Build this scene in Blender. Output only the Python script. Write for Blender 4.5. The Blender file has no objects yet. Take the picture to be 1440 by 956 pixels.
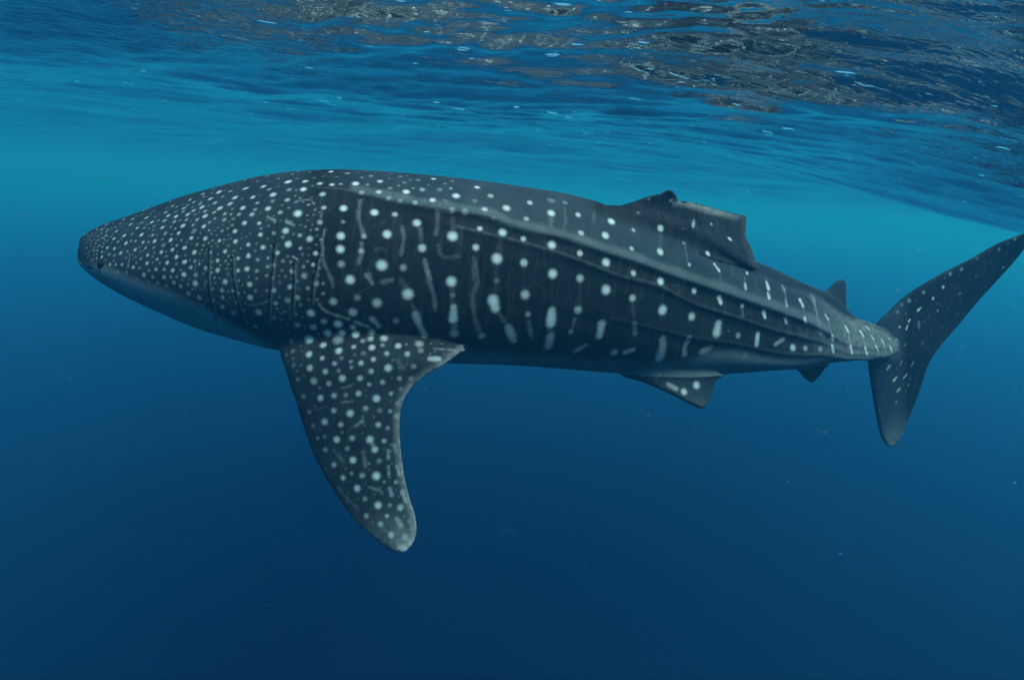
import bpy, bmesh, math, random
import numpy as np
from mathutils import Vector, Matrix
R = math.radians
scene = bpy.context.scene
col = scene.collection

# ------------------------------------------------------------------ camera
PITCH = R(16.1)
FPX, CX, CY = 720.0, 720.0, 478.0          # photograph pixels
cam_d = bpy.data.cameras.new('camera')
cam = bpy.data.objects.new('camera', cam_d); col.objects.link(cam)
ROLL = R(4.0)                              # the photographer held the camera a little crooked
cam.matrix_world = Matrix.Rotation(R(90) - PITCH, 4, 'X') @ Matrix.Rotation(ROLL, 4, 'Z')
cam_d.sensor_width = 36; cam_d.lens = 36 * FPX / 1440
cam_d.clip_start = 0.02; cam_d.clip_end = 1000
scene.camera = cam

# ------------------------------------------------------------------ light
SUN_EL, SUN_AZ = R(66), R(118)              # azimuth from +Y towards +X
sun_dir = Vector((math.sin(SUN_AZ) * math.cos(SUN_EL), math.cos(SUN_AZ) * math.cos(SUN_EL), math.sin(SUN_EL)))
world = bpy.data.worlds.new('World'); scene.world = world; world.use_nodes = True
wn = world.node_tree
bg = wn.nodes['Background']
sky = wn.nodes.new('ShaderNodeTexSky'); sky.sky_type = 'NISHITA'; sky.sun_disc = False
sky.sun_elevation = SUN_EL; sky.sun_rotation = SUN_AZ
wn.links.new(sky.outputs['Color'], bg.inputs['Color'])
bg.inputs['Strength'].default_value = 0.05
sl = bpy.data.lights.new('sun', 'SUN'); sl.energy = 1.5; sl.angle = R(28); sl.color = (1, .96, .9)
so = bpy.data.objects.new('sun', sl); col.objects.link(so)
so.rotation_euler = sun_dir.to_track_quat('Z', 'Y').to_euler(); so.location = sun_dir * 50

# ------------------------------------------------------------------ exposure and sampling
vs = scene.view_settings
scene.display_settings.display_device = 'sRGB'
vs.view_transform = 'Standard'; vs.look = 'None'; vs.exposure = 1.86; vs.gamma = 1.0; vs.use_curve_mapping = False
cy = scene.cycles
cy.use_denoising = True; cy.denoiser = 'OPENIMAGEDENOISE'
cy.max_bounces = 8; cy.volume_bounces = 4; cy.transparent_max_bounces = 24
cy.sample_clamp_indirect = 4.0; cy.sample_clamp_direct = 0
cy.caustics_reflective = True; cy.caustics_refractive = True
cy.blur_glossy = 0.3

# ------------------------------------------------------------------ helpers
def mesh_obj(name, verts, faces, mat=None, parent=None, smooth=True):
    me = bpy.data.meshes.new(name)
    verts = np.asarray(verts, dtype=np.float32); faces = np.asarray(faces, dtype=np.int32)
    n, k = faces.shape
    me.vertices.add(len(verts)); me.vertices.foreach_set('co', verts.ravel())
    me.loops.add(n * k); me.loops.foreach_set('vertex_index', faces.ravel())
    me.polygons.add(n); me.polygons.foreach_set('loop_start', np.arange(0, n * k, k, dtype=np.int32))
    me.update(calc_edges=True)
    if smooth: me.polygons.foreach_set('use_smooth', np.ones(n, dtype=bool))
    if mat: me.materials.append(mat)
    o = bpy.data.objects.new(name, me); col.objects.link(o)
    if parent: o.parent = parent
    return o
def grid_faces(ni, nj, wrap=False):
    i = np.arange(ni - 1)[:, None]; j = np.arange(nj if wrap else nj - 1)[None, :]
    j2 = (j + 1) % nj
    return np.stack([(i * nj + j), (i * nj + j2), ((i + 1) * nj + j2), ((i + 1) * nj + j)], -1).reshape(-1, 4)
def new_mat(name):
    m = bpy.data.materials.new(name); m.use_nodes = True; m.node_tree.nodes.clear()
    out = m.node_tree.nodes.new('ShaderNodeOutputMaterial')
    return m, m.node_tree, out

# ------------------------------------------------------------------ water surface seen from below
rng = np.random.default_rng(7)
def smooth(x, a, b):
    t = np.clip((x - a) / (b - a), 0, 1); return t * t * (3 - 2 * t)
WAVES = []
for i in range(110):
    lam = 0.11 * (2.8 / 0.11) ** rng.random()
    k = 2 * math.pi / lam
    th = R(82) + rng.normal(0, R(28))      # crests mostly across the view
    slope = 0.021 * (0.55 + 0.9 * rng.random()) * (0.62 if lam > .5 else 1.0)
    WAVES.append((k * math.cos(th), k * math.sin(th), slope / k, rng.random() * 6.283, lam))
def surface_z(x, y, lod):
    z = 0.64 - 1.34 * smooth(x - 0.10 * (y - 6), 0.6, 11.0) * (1 - 0.80 * smooth(y, 5.5, 20))
    z = z + 0.22 * (1 - smooth(y + 0.15 * x, 0.8, 3.9))
    z = z + 0.50 * smooth(y, 2.5, 14)
    z = z + 0.040 * np.sin(0.6 * x + 0.62 * y + 1.0) + 0.026 * np.sin(-0.5 * x + 1.25 * y + 4.0)
    calm = 1.0 - 0.42 * smooth(np.hypot(x, y), 3.5, 13)           # the ripples die down beyond the swell
    for kx, ky, a, ph, lam in WAVES:
        f = np.clip((lam / lod - 2.5) / 2.5, 0, 1)
        s = np.sin(kx * x + ky * y + ph + 0.5 * np.sin(0.31 * kx * y - 0.3 * ky * x + ph * 3))
        z = z + a * f * calm * (s + 0.25 * s * s)
    return z
def build_surface():
    nr, nt = 730, 790
    r = 0.25 * (170 / 0.25) ** (np.arange(nr) / (nr - 1))
    tf = np.linspace(R(-62), R(62), nt)
    tb = np.linspace(R(62), R(298), 90)[1:-1]
    th = np.concatenate([tf, tb])
    rr, tt = np.meshgrid(r, th, indexing='ij')
    x = rr * np.sin(tt); y = rr * np.cos(tt)
    lod = np.maximum(rr * np.where(np.abs(np.gradient(tt, axis=1)) > .01, .05, R(124) / nt), rr * 0.0090)
    z = surface_z(x, y, lod)
    v = np.stack([x, y, z], -1).reshape(-1, 3)
    f = grid_faces(nr, len(th), wrap=True)
    c = np.array([[0, 0, surface_z(np.array(0.), np.array(0.), 0.02)]])
    v = np.concatenate([v, c]); ci = len(v) - 1; n = len(th)
    fan = np.array([[ci, j, (j + 1) % n, (j + 1) % n] for j in range(n)])
    m, nt_, out = new_mat('water_surface')
    N, L = nt_.nodes.new, nt_.links.new
    geo = N('ShaderNodeNewGeometry')
    mp = N('ShaderNodeMapping'); mp.inputs['Scale'].default_value = (5.0, 15.0, 6.0); mp.inputs['Rotation'].default_value = (0, 0, R(8))
    L(geo.outputs['Position'], mp.inputs['Vector'])
    n1 = N('ShaderNodeTexNoise'); n1.inputs['Scale'].default_value = 1.6; n1.inputs['Detail'].default_value = 3; n1.inputs['Distortion'].default_value = 0.6
    L(mp.outputs['Vector'], n1.inputs['Vector'])
    # ruffled patches and slicks
    n2 = N('ShaderNodeTexNoise'); n2.inputs['Scale'].default_value = 0.55; n2.inputs['Detail'].default_value = 2
    mp2 = N('ShaderNodeMapping'); mp2.inputs['Scale'].default_value = (0.8, 1.5, 1); L(geo.outputs['Position'], mp2.inputs['Vector']); L(mp2.outputs['Vector'], n2.inputs['Vector'])
    mr = N('ShaderNodeMapRange'); mr.inputs['From Min'].default_value = .38; mr.inputs['From Max'].default_value = .68
    mr.inputs['To Min'].default_value = .08; mr.inputs['To Max'].default_value = 1.0
    L(n2.outputs['Fac'], mr.inputs['Value'])
    # a few small steep wavelets: windows to the bright sky
    n3 = N('ShaderNodeTexNoise'); n3.inputs['Scale'].default_value = 1.0; n3.inputs['Detail'].default_value = 1
    mp3 = N('ShaderNodeMapping'); mp3.inputs['Scale'].default_value = (4.2, 9.0, 4.2); L(geo.outputs['Position'], mp3.inputs['Vector']); L(mp3.outputs['Vector'], n3.inputs['Vector'])
    pk = N('ShaderNodeMapRange'); pk.interpolation_type = 'SMOOTHSTEP'
    pk.inputs['From Min'].default_value = .722; pk.inputs['From Max'].default_value = .80; pk.inputs['To Max'].default_value = 2.6
    L(n3.outputs['Fac'], pk.inputs['Value'])
    ml = N('ShaderNodeMath'); ml.operation = 'MULTIPLY'; L(n1.outputs['Fac'], ml.inputs[0]); L(mr.outputs['Result'], ml.inputs[1])
    sm = N('ShaderNodeMath'); sm.operation = 'ADD'; L(ml.outputs[0], sm.inputs[0]); L(pk.outputs['Result'], sm.inputs[1])
    bump = N('ShaderNodeBump'); bump.inputs['Distance'].default_value = 0.014; bump.inputs['Strength'].default_value = 1.0
    L(sm.outputs[0], bump.inputs['Height'])
    fr = N('ShaderNodeFresnel'); fr.inputs['IOR'].default_value = 1.33; L(bump.outputs['Normal'], fr.inputs['Normal'])
    gl = N('ShaderNodeBsdfGlossy'); gl.inputs['Roughness'].default_value = 0.0; gl.inputs['Color'].default_value = (1, 1, 1, 1)
    L(bump.outputs['Normal'], gl.inputs['Normal'])
    tr = N('ShaderNodeBsdfTransparent')
    mx = N('ShaderNodeMixShader')
    L(fr.outputs['Fac'], mx.inputs['Fac']); L(tr.outputs['BSDF'], mx.inputs[1]); L(gl.outputs['BSDF'], mx.inputs[2])
    L(mx.outputs['Shader'], out.inputs['Surface'])
    tri = np.concatenate([np.concatenate([f[:, [0, 1, 2]], f[:, [0, 2, 3]]]), fan[:, :3]])
    o = mesh_obj('water_surface', v, tri, m)
    o['kind'] = 'structure'
    return o
surf = build_surface()

# ------------------------------------------------------------------ the sea itself: scattering water round everything,
# and below the sunlit upper layer the clear, dark, strongly absorbing deep water
def closed_box(name, X, Y, Z0, Z1, mat, kind):
    v = [(sx * X, sy * Y, Z0 if sz < 0 else Z1) for sx in (-1, 1) for sy in (-1, 1) for sz in (-1, 1)]
    f = [(0, 1, 3, 2), (4, 6, 7, 5), (0, 4, 5, 1), (2, 3, 7, 6), (0, 2, 6, 4), (1, 5, 7, 3)]
    o = mesh_obj(name, v, f, mat, smooth=False); o['kind'] = kind
    return o
def volume_node(nt, sig_s, g, sig_a):
    """Principled Volume from scattering and absorption per metre and colour channel"""
    p = nt.nodes.new('ShaderNodeVolumePrincipled')
    p.inputs['Density'].default_value = 1.0; p.inputs['Anisotropy'].default_value = g
    p.inputs['Color'].default_value = (*sig_s, 1)
    p.inputs['Absorption Color'].default_value = (*[(1 - a / (1 - s)) ** 2 for s, a in zip(sig_s, sig_a)], 1)
    return p
SIG_P, G_P = (0.0017, 0.0108, 0.0095), 0.65
SIG_M, G_M = (0.0001, 0.0003, 0.0119), 0.00
SIG_A = (0.055, 0.0060, 0.0041)
DEEP_S, DEEP_A, DEEP_TOP = (0.0001, 0.0005, 0.0052), (0.80, 0.60, 0.115), -9.2
m_, nt_, out_ = new_mat('sea_water')
p_ = volume_node(nt_, SIG_P, G_P, SIG_A)                     # plankton: greenish, scatters forwards
q_ = volume_node(nt_, SIG_M, G_M, (0, 0, 0))                 # the water: blue, scatters all ways
a_ = nt_.nodes.new('ShaderNodeAddShader')
nt_.links.new(p_.outputs['Volume'], a_.inputs[0]); nt_.links.new(q_.outputs['Volume'], a_.inputs[1])
nt_.links.new(a_.outputs['Shader'], out_.inputs['Volume'])
closed_box('haze', 190, 190, -62.0, 4.0, m_, 'stuff')
m_, nt_, out_ = new_mat('deep_water')
nt_.links.new(volume_node(nt_, DEEP_S, 0.0, DEEP_A).outputs['Volume'], out_.inputs['Volume'])
closed_box('deep_water', 185, 185, -61.0, DEEP_TOP, m_, 'structure')

# ================================================================== whale shark
CAM_ROT = np.array(cam.matrix_world.to_3x3())
def pix_dir(px, py):
    d = np.stack([(np.asarray(px, float) - CX) / FPX, (CY - np.asarray(py, float)) / FPX, -np.ones_like(np.asarray(px, float) * 1.0)], -1)
    return d @ CAM_ROT.T
def at(px, py, Y):
    d = pix_dir(px, py); return d * (np.asarray(Y) / d[..., 1])[..., None]
def project(P):
    c = np.asarray(P) @ CAM_ROT
    return CX + FPX * c[..., 0] / -c[..., 2], CY - FPX * c[..., 1] / -c[..., 2], -c[..., 2]
def crom(pts, n, closed=False):
    """Catmull-Rom through the points, resampled evenly by length"""
    P = np.asarray(pts, float)
    A = np.concatenate([2 * P[:1] - P[1:2], P, 2 * P[-1:] - P[-2:-1]])
    t = np.linspace(0, len(P) - 1, 40 * len(P)); i = np.minimum(t.astype(int), len(P) - 2); f = (t - i)[:, None]
    a, b, c, d = A[i], A[i + 1], A[i + 2], A[i + 3]
    q = 0.5 * ((2 * b) + (c - a) * f + (2 * a - 5 * b + 4 * c - d) * f * f + (3 * b - a - 3 * c + d) * f ** 3)
    s = np.concatenate([[0], np.cumsum(np.linalg.norm(np.diff(q, axis=0), axis=1))]); s /= s[-1]
    u = np.linspace(0, 1, n)
    return np.stack([np.interp(u, s, q[:, k]) for k in range(q.shape[1])], -1)
def curve(tab):
    """smooth interpolation of a table of (x, y) pairs"""
    T = np.array(tab, float); x, y = T[:, 0], T[:, 1]
    h = np.diff(x); d = np.diff(y) / h
    m = np.zeros(len(x)); m[0], m[-1] = d[0], d[-1]
    for k in range(1, len(x) - 1):
        if d[k - 1] * d[k] > 0:
            w1, w2 = 2 * h[k] + h[k - 1], h[k] + 2 * h[k - 1]
            m[k] = (w1 + w2) / (w1 / d[k - 1] + w2 / d[k])
    def f(q):
        q = np.clip(np.asarray(q, float), x[0], x[-1]); k = np.clip(np.searchsorted(x, q, side='right') - 1, 0, len(x) - 2)
        t = (q - x[k]) / h[k]
        return ((2 * t**3 - 3 * t**2 + 1) * y[k] + (t**3 - 2 * t**2 + t) * h[k] * m[k] + (-2 * t**3 + 3 * t**2) * y[k + 1] + (t**3 - t**2) * h[k] * m[k + 1])
    return f

TOP = curve([(109, 350), (111, 343), (115, 337), (122, 330), (135, 322), (150, 315), (180, 305), (220, 292), (270, 275), (320, 262), (380, 248), (430, 240.5), (480, 238), (530, 240), (600, 246), (660, 253), (720, 262), (780, 273), (804, 280), (835, 290), (870, 301), (900, 312), (950, 333), (1000, 354), (1060, 378), (1100, 396), (1144, 413), (1191, 445), (1230, 458), (1256, 474), (1268, 488)])
BOT = curve([(109, 352), (111, 366), (116, 376), (125, 384), (150, 401), (185, 420), (230, 441), (280, 462), (330, 477), (380, 490), (450, 500), (520, 506), (640, 511), (720, 513.5), (786, 518), (860, 524), (920, 528), (970, 529), (1020, 526), (1080, 521.5), (1120, 519), (1166, 511.5), (1200, 508.5), (1221, 507), (1245, 503), (1260, 496), (1268, 489)])
YC = curve([(109, 4.22), (200, 4.27), (350, 4.33), (520, 4.42), (700, 4.54), (850, 4.70), (1000, 4.93), (1130, 5.18), (1268, 5.50)])
HW = curve([(109, .03), (111, .16), (115, .27), (122, .36), (135, .45), (160, .55), (200, .65), (270, .76), (350, .82), (430, .83), (520, .79), (650, .72), (780, .63), (900, .53), (1000, .45), (1100, .37), (1190, .30), (1235, .25), (1256, .15), (1268, .02)])
ROLL_B = curve([(109, 2), (300, 6), (700, 9), (1000, 12), (1268, 10)])
KEELS = [curve([(400, 262), (449, 264), (472, 265), (502, 271), (546, 280), (590, 289), (634, 296), (692, 306), (713, 317), (786, 334), (845, 353), (904, 372), (949, 389), (1002, 406), (1073, 431), (1137, 454), (1169, 474), (1200, 486), (1230, 492)]),
         curve([(560, 302), (600, 310), (640, 319), (757, 348), (845, 378), (860, 385), (933, 405), (967, 424), (1038, 447), (1091, 465), (1144, 478), (1180, 492), (1230, 500)]),
         curve([(700, 410), (757, 425), (845, 445), (920, 462), (967, 474), (1038, 484), (1091, 496), (1160, 500), (1230, 505)])]
KEEL_A = [curve([(400, 0), (445, .004), (490, .006), (560, .013), (650, .022), (740, .026), (900, .028), (1100, .027), (1180, .020), (1230, .012)]),
          curve([(560, 0), (640, .006), (757, .012), (933, .016), (1100, .018), (1180, .018), (1230, .01)]),
          curve([(700, 0), (850, .006), (1000, .014), (1160, .02), (1230, .012)])]
PROF_HEAD = crom([(0, 1), (.34, .95), (.66, .75), (.90, .36), (1, -.04), (.93, -.46), (.62, -.82), (.28, -.97), (0, -1)], 200)
PROF_MID = crom([(0, 1), (.28, .93), (.55, .74), (.78, .47), (.94, .1), (1, -.25), (.94, -.6), (.70, -.87), (.33, -.98), (0, -1)], 200)
PROF_TAIL = crom([(0, 1), (.30, .86), (.55, .52), (.79, .02), (1, -.52), (.80, -.74), (.48, -.89), (.2, -.97), (0, -1)], 200)

def build_body_shell():
    ns, nh = 330, 110
    # stations packed towards the blunt snout and the end of the tail stalk
    q = np.linspace(0, 1, ns)
    xs = 109 + (1268 - 109) * (0.72 * q + 0.28 * (0.5 - 0.5 * np.cos(np.pi * q)))
    C = at(xs, 0.5 * (TOP(xs) + BOT(xs)), YC(xs))
    tan = np.gradient(C, axis=0); tan[:, 2] *= 0.3; tan /= np.linalg.norm(tan, axis=1)[:, None]
    t = np.linspace(0, 1, nh); sample = np.linspace(0, 199, nh)
    shell = np.zeros((ns, 2 * nh - 2, 3)); LAT = np.zeros((ns, 3)); CEN = np.zeros((ns, 3))
    KARC = np.zeros((len(KEELS), ns)); ARC = np.zeros((ns, nh))
    for i in range(ns):
        x = xs[i]
        w_tail = smooth(x, 900, 1190); w_head = 1 - smooth(x, 280, 560)
        prof = PROF_HEAD * w_head + (1 - w_head) * (PROF_MID * (1 - w_tail) + PROF_TAIL * w_tail)
        u = np.interp(sample, np.arange(200), prof[:, 0]) * HW(x)
        w = np.interp(sample, np.arange(200), prof[:, 1])
        lat = np.cross(tan[i], (0, 0, 1)); lat /= np.linalg.norm(lat)         # points to the camera side
        up = np.cross(lat, tan[i])
        if lat[1] > 0: lat = -lat
        up = np.array(up) * np.sign(up[2])
        r = R(float(ROLL_B(x))); lat_r = lat * math.cos(r) - up * math.sin(r); up_r = up * math.cos(r) + lat * math.sin(r)
        T, B = float(TOP(x)), float(BOT(x))
        pd = -(C[i] @ CAM_ROT)[2]
        H = 0.5 * (B - T) * pd / FPX; c = C[i].copy()
        uu = np.concatenate([u, -u[-2:0:-1]]); ww = np.concatenate([w, w[-2:0:-1]])
        for _ in range(5):
            P = c + lat_r * uu[:, None] + up_r * (ww * H)[:, None]
            _, py, _ = project(P)
            s = (B - T) / max(py.max() - py.min(), 1e-6)
            H *= np.clip(s, .5, 1.6)
            c = c + up * ((0.5 * (py.max() + py.min()) - 0.5 * (B + T)) * pd / FPX)
        P = c + lat_r * uu[:, None] + up_r * (ww * H)[:, None]
        # rings run slanting back over the cheeks, alike on both sides
        dl = np.zeros(nh)
        for _ in range(3):
            pxx, _, pdd = project(P[:nh] + tan[i] * dl[:, None])
            dl += (x - pxx) * pdd / FPX / max((tan[i] @ CAM_ROT)[0], .3)
        dl = dl * smooth(np.arange(nh) / (nh - 1.0), 0, .06) * (1 - smooth(np.arange(nh) / (nh - 1.0), .94, 1))
        dl *= np.clip(1.0, 0, 1)
        P = P + tan[i] * np.concatenate([dl, dl[-2:0:-1]])[:, None]
        _, py, _ = project(P[:nh]); arc = np.concatenate([[0], np.cumsum(np.linalg.norm(np.diff(P[:nh], axis=0), axis=1))])
        j0 = int(np.argmin(py)); j1 = nh - 6
        for m, kf in enumerate(KEELS):
            ty = float(kf(x)); KARC[m, i] = np.interp(ty, np.maximum.accumulate(py[j0:j1]) + np.arange(j1 - j0) * 1e-6, arc[j0:j1])
        shell[i] = P; LAT[i] = lat_r; CEN[i] = c; ARC[i] = arc
    # long ridges: a shelf, gentle above and undercut below
    ker = np.exp(-(np.arange(-12, 13) / 6.0) ** 2); ker /= ker.sum()
    for m in range(len(KEELS)):
        KARC[m] = np.convolve(np.pad(KARC[m], 12, mode='edge'), ker, mode='valid')
    for i in range(ns):
        P = shell[i]; x = xs[i]; arc = ARC[i]; lat_r = LAT[i]
        out = np.cross(np.gradient(P[:nh], axis=0), tan[i]); out /= np.linalg.norm(out, axis=1)[:, None] + 1e-9
        if (out[nh // 2] @ lat_r) < 0: out = -out
        disp = np.zeros(nh)
        for m, ka in enumerate(KEEL_A):
            a = float(ka(x)) if 400 < x < 1262 else 0.0
            d = arc - KARC[m, i]
            disp += a * np.where(d < 0, np.exp(-(d / .10) ** 2), np.exp(-(d / .026) ** 2)) - 0.32 * a * np.exp(-((d - .085) / .05) ** 2)
        edge = np.clip((x - 109) / 12, 0, 1)
        near = P[:nh] + out * disp[:, None] * edge
        far_out = out - 2 * (out @ lat_r)[:, None] * lat_r
        far = P[nh:] + (far_out[1:-1] * disp[1:-1, None])[::-1] * edge
        shell[i] = np.concatenate([near, far])
    n2 = 2 * nh - 2
    v = shell.reshape(-1, 3); f = grid_faces(ns, n2, wrap=True)
    v = np.concatenate([v, shell[0].mean(0)[None], shell[-1].mean(0)[None]])
    tri = np.concatenate([f[:, [0, 1, 2]], f[:, [0, 2, 3]]])
    a, b = len(v) - 2, len(v) - 1; j = np.arange(n2); j2 = (j + 1) % n2; o = (ns - 1) * n2
    tri = np.concatenate([tri, np.stack([np.full(n2, a), j2, j], -1), np.stack([np.full(n2, b), o + j, o + j2], -1)])
    return v, tri, CEN, LAT, xs

def fin_shell(rows, thick, n_span=70, n_chord=46, sharp=0.010, mid=None, flare=1.2):
    """rows from root to tip; a row is a list of (px, py, depth Y); thick gives full thickness at root and tip"""
    R3 = [crom([at(np.array(p[0]), np.array(p[1]), p[2]) for p in row], n_chord) for row in rows]
    R3 = np.array(R3)                                                       # rows, chord, 3
    G = np.stack([crom_uniform(R3[:, k], n_span) for k in range(n_chord)], 1)
    du = np.gradient(G, axis=0); dv = np.gradient(G, axis=1); nn = np.cross(du, dv)
    nn /= np.linalg.norm(nn, axis=-1)[..., None] + 1e-9
    s = np.linspace(0, 1, n_span)[:, None]; c = np.linspace(0, 1, n_chord)[None]
    th = (thick[0] * (1 - s) ** flare + thick[1] * (1 - (1 - s) ** flare))
    tip = np.clip((1 - s) / .10, 0, 1)
    if mid is not None:                                  # two lobes: thickest where they meet
        q = np.where(s < mid, (mid - s) / mid, (s - mid) / (1 - mid)); th = thick[0] * (1 - q) ** 1.5 + thick[1] * (1 - (1 - q) ** 1.5)
        tip = np.clip((1 - q) / .10, 0, 1)
    prof = 2.6 * (np.sqrt(np.clip(c, 0, 1)) * (1 - c) ** 0.9)
    h = 0.5 * th * np.minimum(prof, 1.05) * np.sqrt(tip) + 0.5 * sharp
    A, Bk = G + nn * h[..., None], G - nn * h[..., None]
    v = np.concatenate([A.reshape(-1, 3), Bk.reshape(-1, 3)]); n = n_span * n_chord
    f = grid_faces(n_span, n_chord)
    quads = [f, f[:, ::-1] + n]
    idx = np.arange(n).reshape(n_span, n_chord)
    loop = np.concatenate([idx[0], idx[1:, -1], idx[-1, -2::-1], idx[-2:0:-1, 0]]); l2 = np.roll(loop, -1)
    quads.append(np.stack([loop, loop + n, l2 + n, l2], -1))
    q = np.concatenate(quads)
    return v, np.concatenate([q[:, [0, 1, 2]], q[:, [0, 2, 3]]]), G
def crom_uniform(P, n):
    A = np.concatenate([2 * P[:1] - P[1:2], P, 2 * P[-1:] - P[-2:-1]])
    t = np.linspace(0, len(P) - 1, n); i = np.minimum(t.astype(int), len(P) - 2); f = (t - i)[:, None]
    a, b, c, d = A[i], A[i + 1], A[i + 2], A[i + 3]
    return 0.5 * ((2 * b) + (c - a) * f + (2 * a - 5 * b + 4 * c - d) * f * f + (3 * b - a - 3 * c + d) * f ** 3)
def rows2(pairs, ya, yb):
    """straight rows between a leading and a trailing edge, depth running from ya (root) to yb (tip): (lead, trail) each"""
    n = len(pairs); out = []
    for k, (p, q) in enumerate(pairs):
        t = k / (n - 1)
        out.append([(p[0], p[1], ya[0] + (yb[0] - ya[0]) * t), (q[0], q[1], ya[1] + (yb[1] - ya[1]) * t)])
    return out

PECTORAL = [((384, 432), (600, 452)), ((386, 462), (651, 488)), ((389, 482), (646, 496)), ((394, 498), (624, 513)), ((402, 520), (599, 528)), ((410, 545), (579, 545)),
            ((418, 568), (566.5, 566)), ((427, 598), (562, 592)), ((438, 630), (563, 622)), ((450, 656), (566, 650)), ((464, 680), (570, 676)), ((480, 705), (576, 700)),
            ((497, 727), (583, 721)), ((514, 745), (586, 742)), ((532, 760.5), (583, 759)), ((547, 771), (575, 770.5)), ((557, 775), (567, 774.5))]
def pectoral_rows():
    out = []
    n = len(PECTORAL)
    for k, (p, q) in enumerate(PECTORAL):
        t = k / (n - 1)
        yl = 4.00 - 0.24 * smooth(t, 0, .25) - 0.62 * t
        yr = 3.96 - 0.16 * smooth(t, 0, .2) - 0.70 * t
        mid = (0.5 * (p[0] + q[0]), 0.5 * (p[1] + q[1]), 0.5 * (yl + yr) - 0.02)
        out.append([(*p, yl), mid, (*q, yr)])
    return out
YD = lambda x: float(YC(x))
DORSAL = [[(826, 330, -.10), (910, 372, -.12), (1000, 412, -.08)],
          [(842, 292.5, -.05), (915, 328, -.13), (985, 366, -.12)],
          [(868, 289.5, -.05), (950, 325, -.13), (1012, 364, -.14)],
          [(880, 287, -.05), (960, 321, -.10), (1060, 378, -.24)],
          [(893, 283, -.05), (960, 318, -.08), (1061, 367, -.18)],
          [(907, 278, -.06), (955, 309, -.05), (1005, 329, -.02), (1056, 349, -.05)],
          [(921, 274.5, -.08), (952, 298, -.03), (1005, 318, .04), (1048, 333, .01)],
          [(932, 271, -.09), (950, 288, -.03), (985, 300, .10), (1049, 320, .08)],
          [(938, 268, -.10), (947, 276, -.07), (954, 288.5, .03), (990, 295, .22), (1049.5, 310, .20)],
          [(942, 267, -.10), (947.5, 271.5, -.08), (951, 284.5, .04), (968, 285, .22), (1004, 295.5, .34), (1050, 305, .32)]]
DORSAL2 = [((1134, 422), (1180, 452)), ((1142, 414), (1186, 446)), ((1152, 413), (1191, 446)), ((1162, 408.5), (1190, 434)), ((1172, 400), (1189.5, 417)), ((1178, 395), (1189.5, 402)), ((1182, 393), (1187, 394.5))]
PELVIC = [((862, 512), (990, 515)), ((872, 526), (1016, 527)), ((895, 534.5), (1010, 535)), ((918, 542.5), (1003, 546)), ((940, 552), (999, 556)), ((960, 562), (996, 565)), ((976, 569), (993, 570.5)), ((985, 572), (991, 572.5))]
ANAL = [((1110, 506), (1158, 504)), ((1119, 518), (1166, 511.5)), ((1125, 524), (1160, 518)), ((1131, 531), (1154, 526)), ((1137, 536), (1147, 533)), ((1140, 537.5), (1143, 537))]
CAUDAL = [((1441, 329), (1447, 333)), ((1424, 335), (1437, 353)), ((1401, 344), (1419, 375)), ((1367, 363.5), (1398, 398)), ((1334, 380), (1372, 427)), ((1300, 399), (1348, 456)),
          ((1270, 419), (1329, 478)), ((1250, 439), (1318, 491)), ((1231, 458), (1310, 503)), ((1223, 480), (1304, 514)), ((1221.5, 510), (1297, 536)), ((1226, 545), (1288, 562)), ((1231.5, 577), (1277, 589)),
          ((1237, 604), (1267, 613)), ((1243, 619), (1260, 623)), ((1250, 627), (1256, 627.5))]

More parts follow.
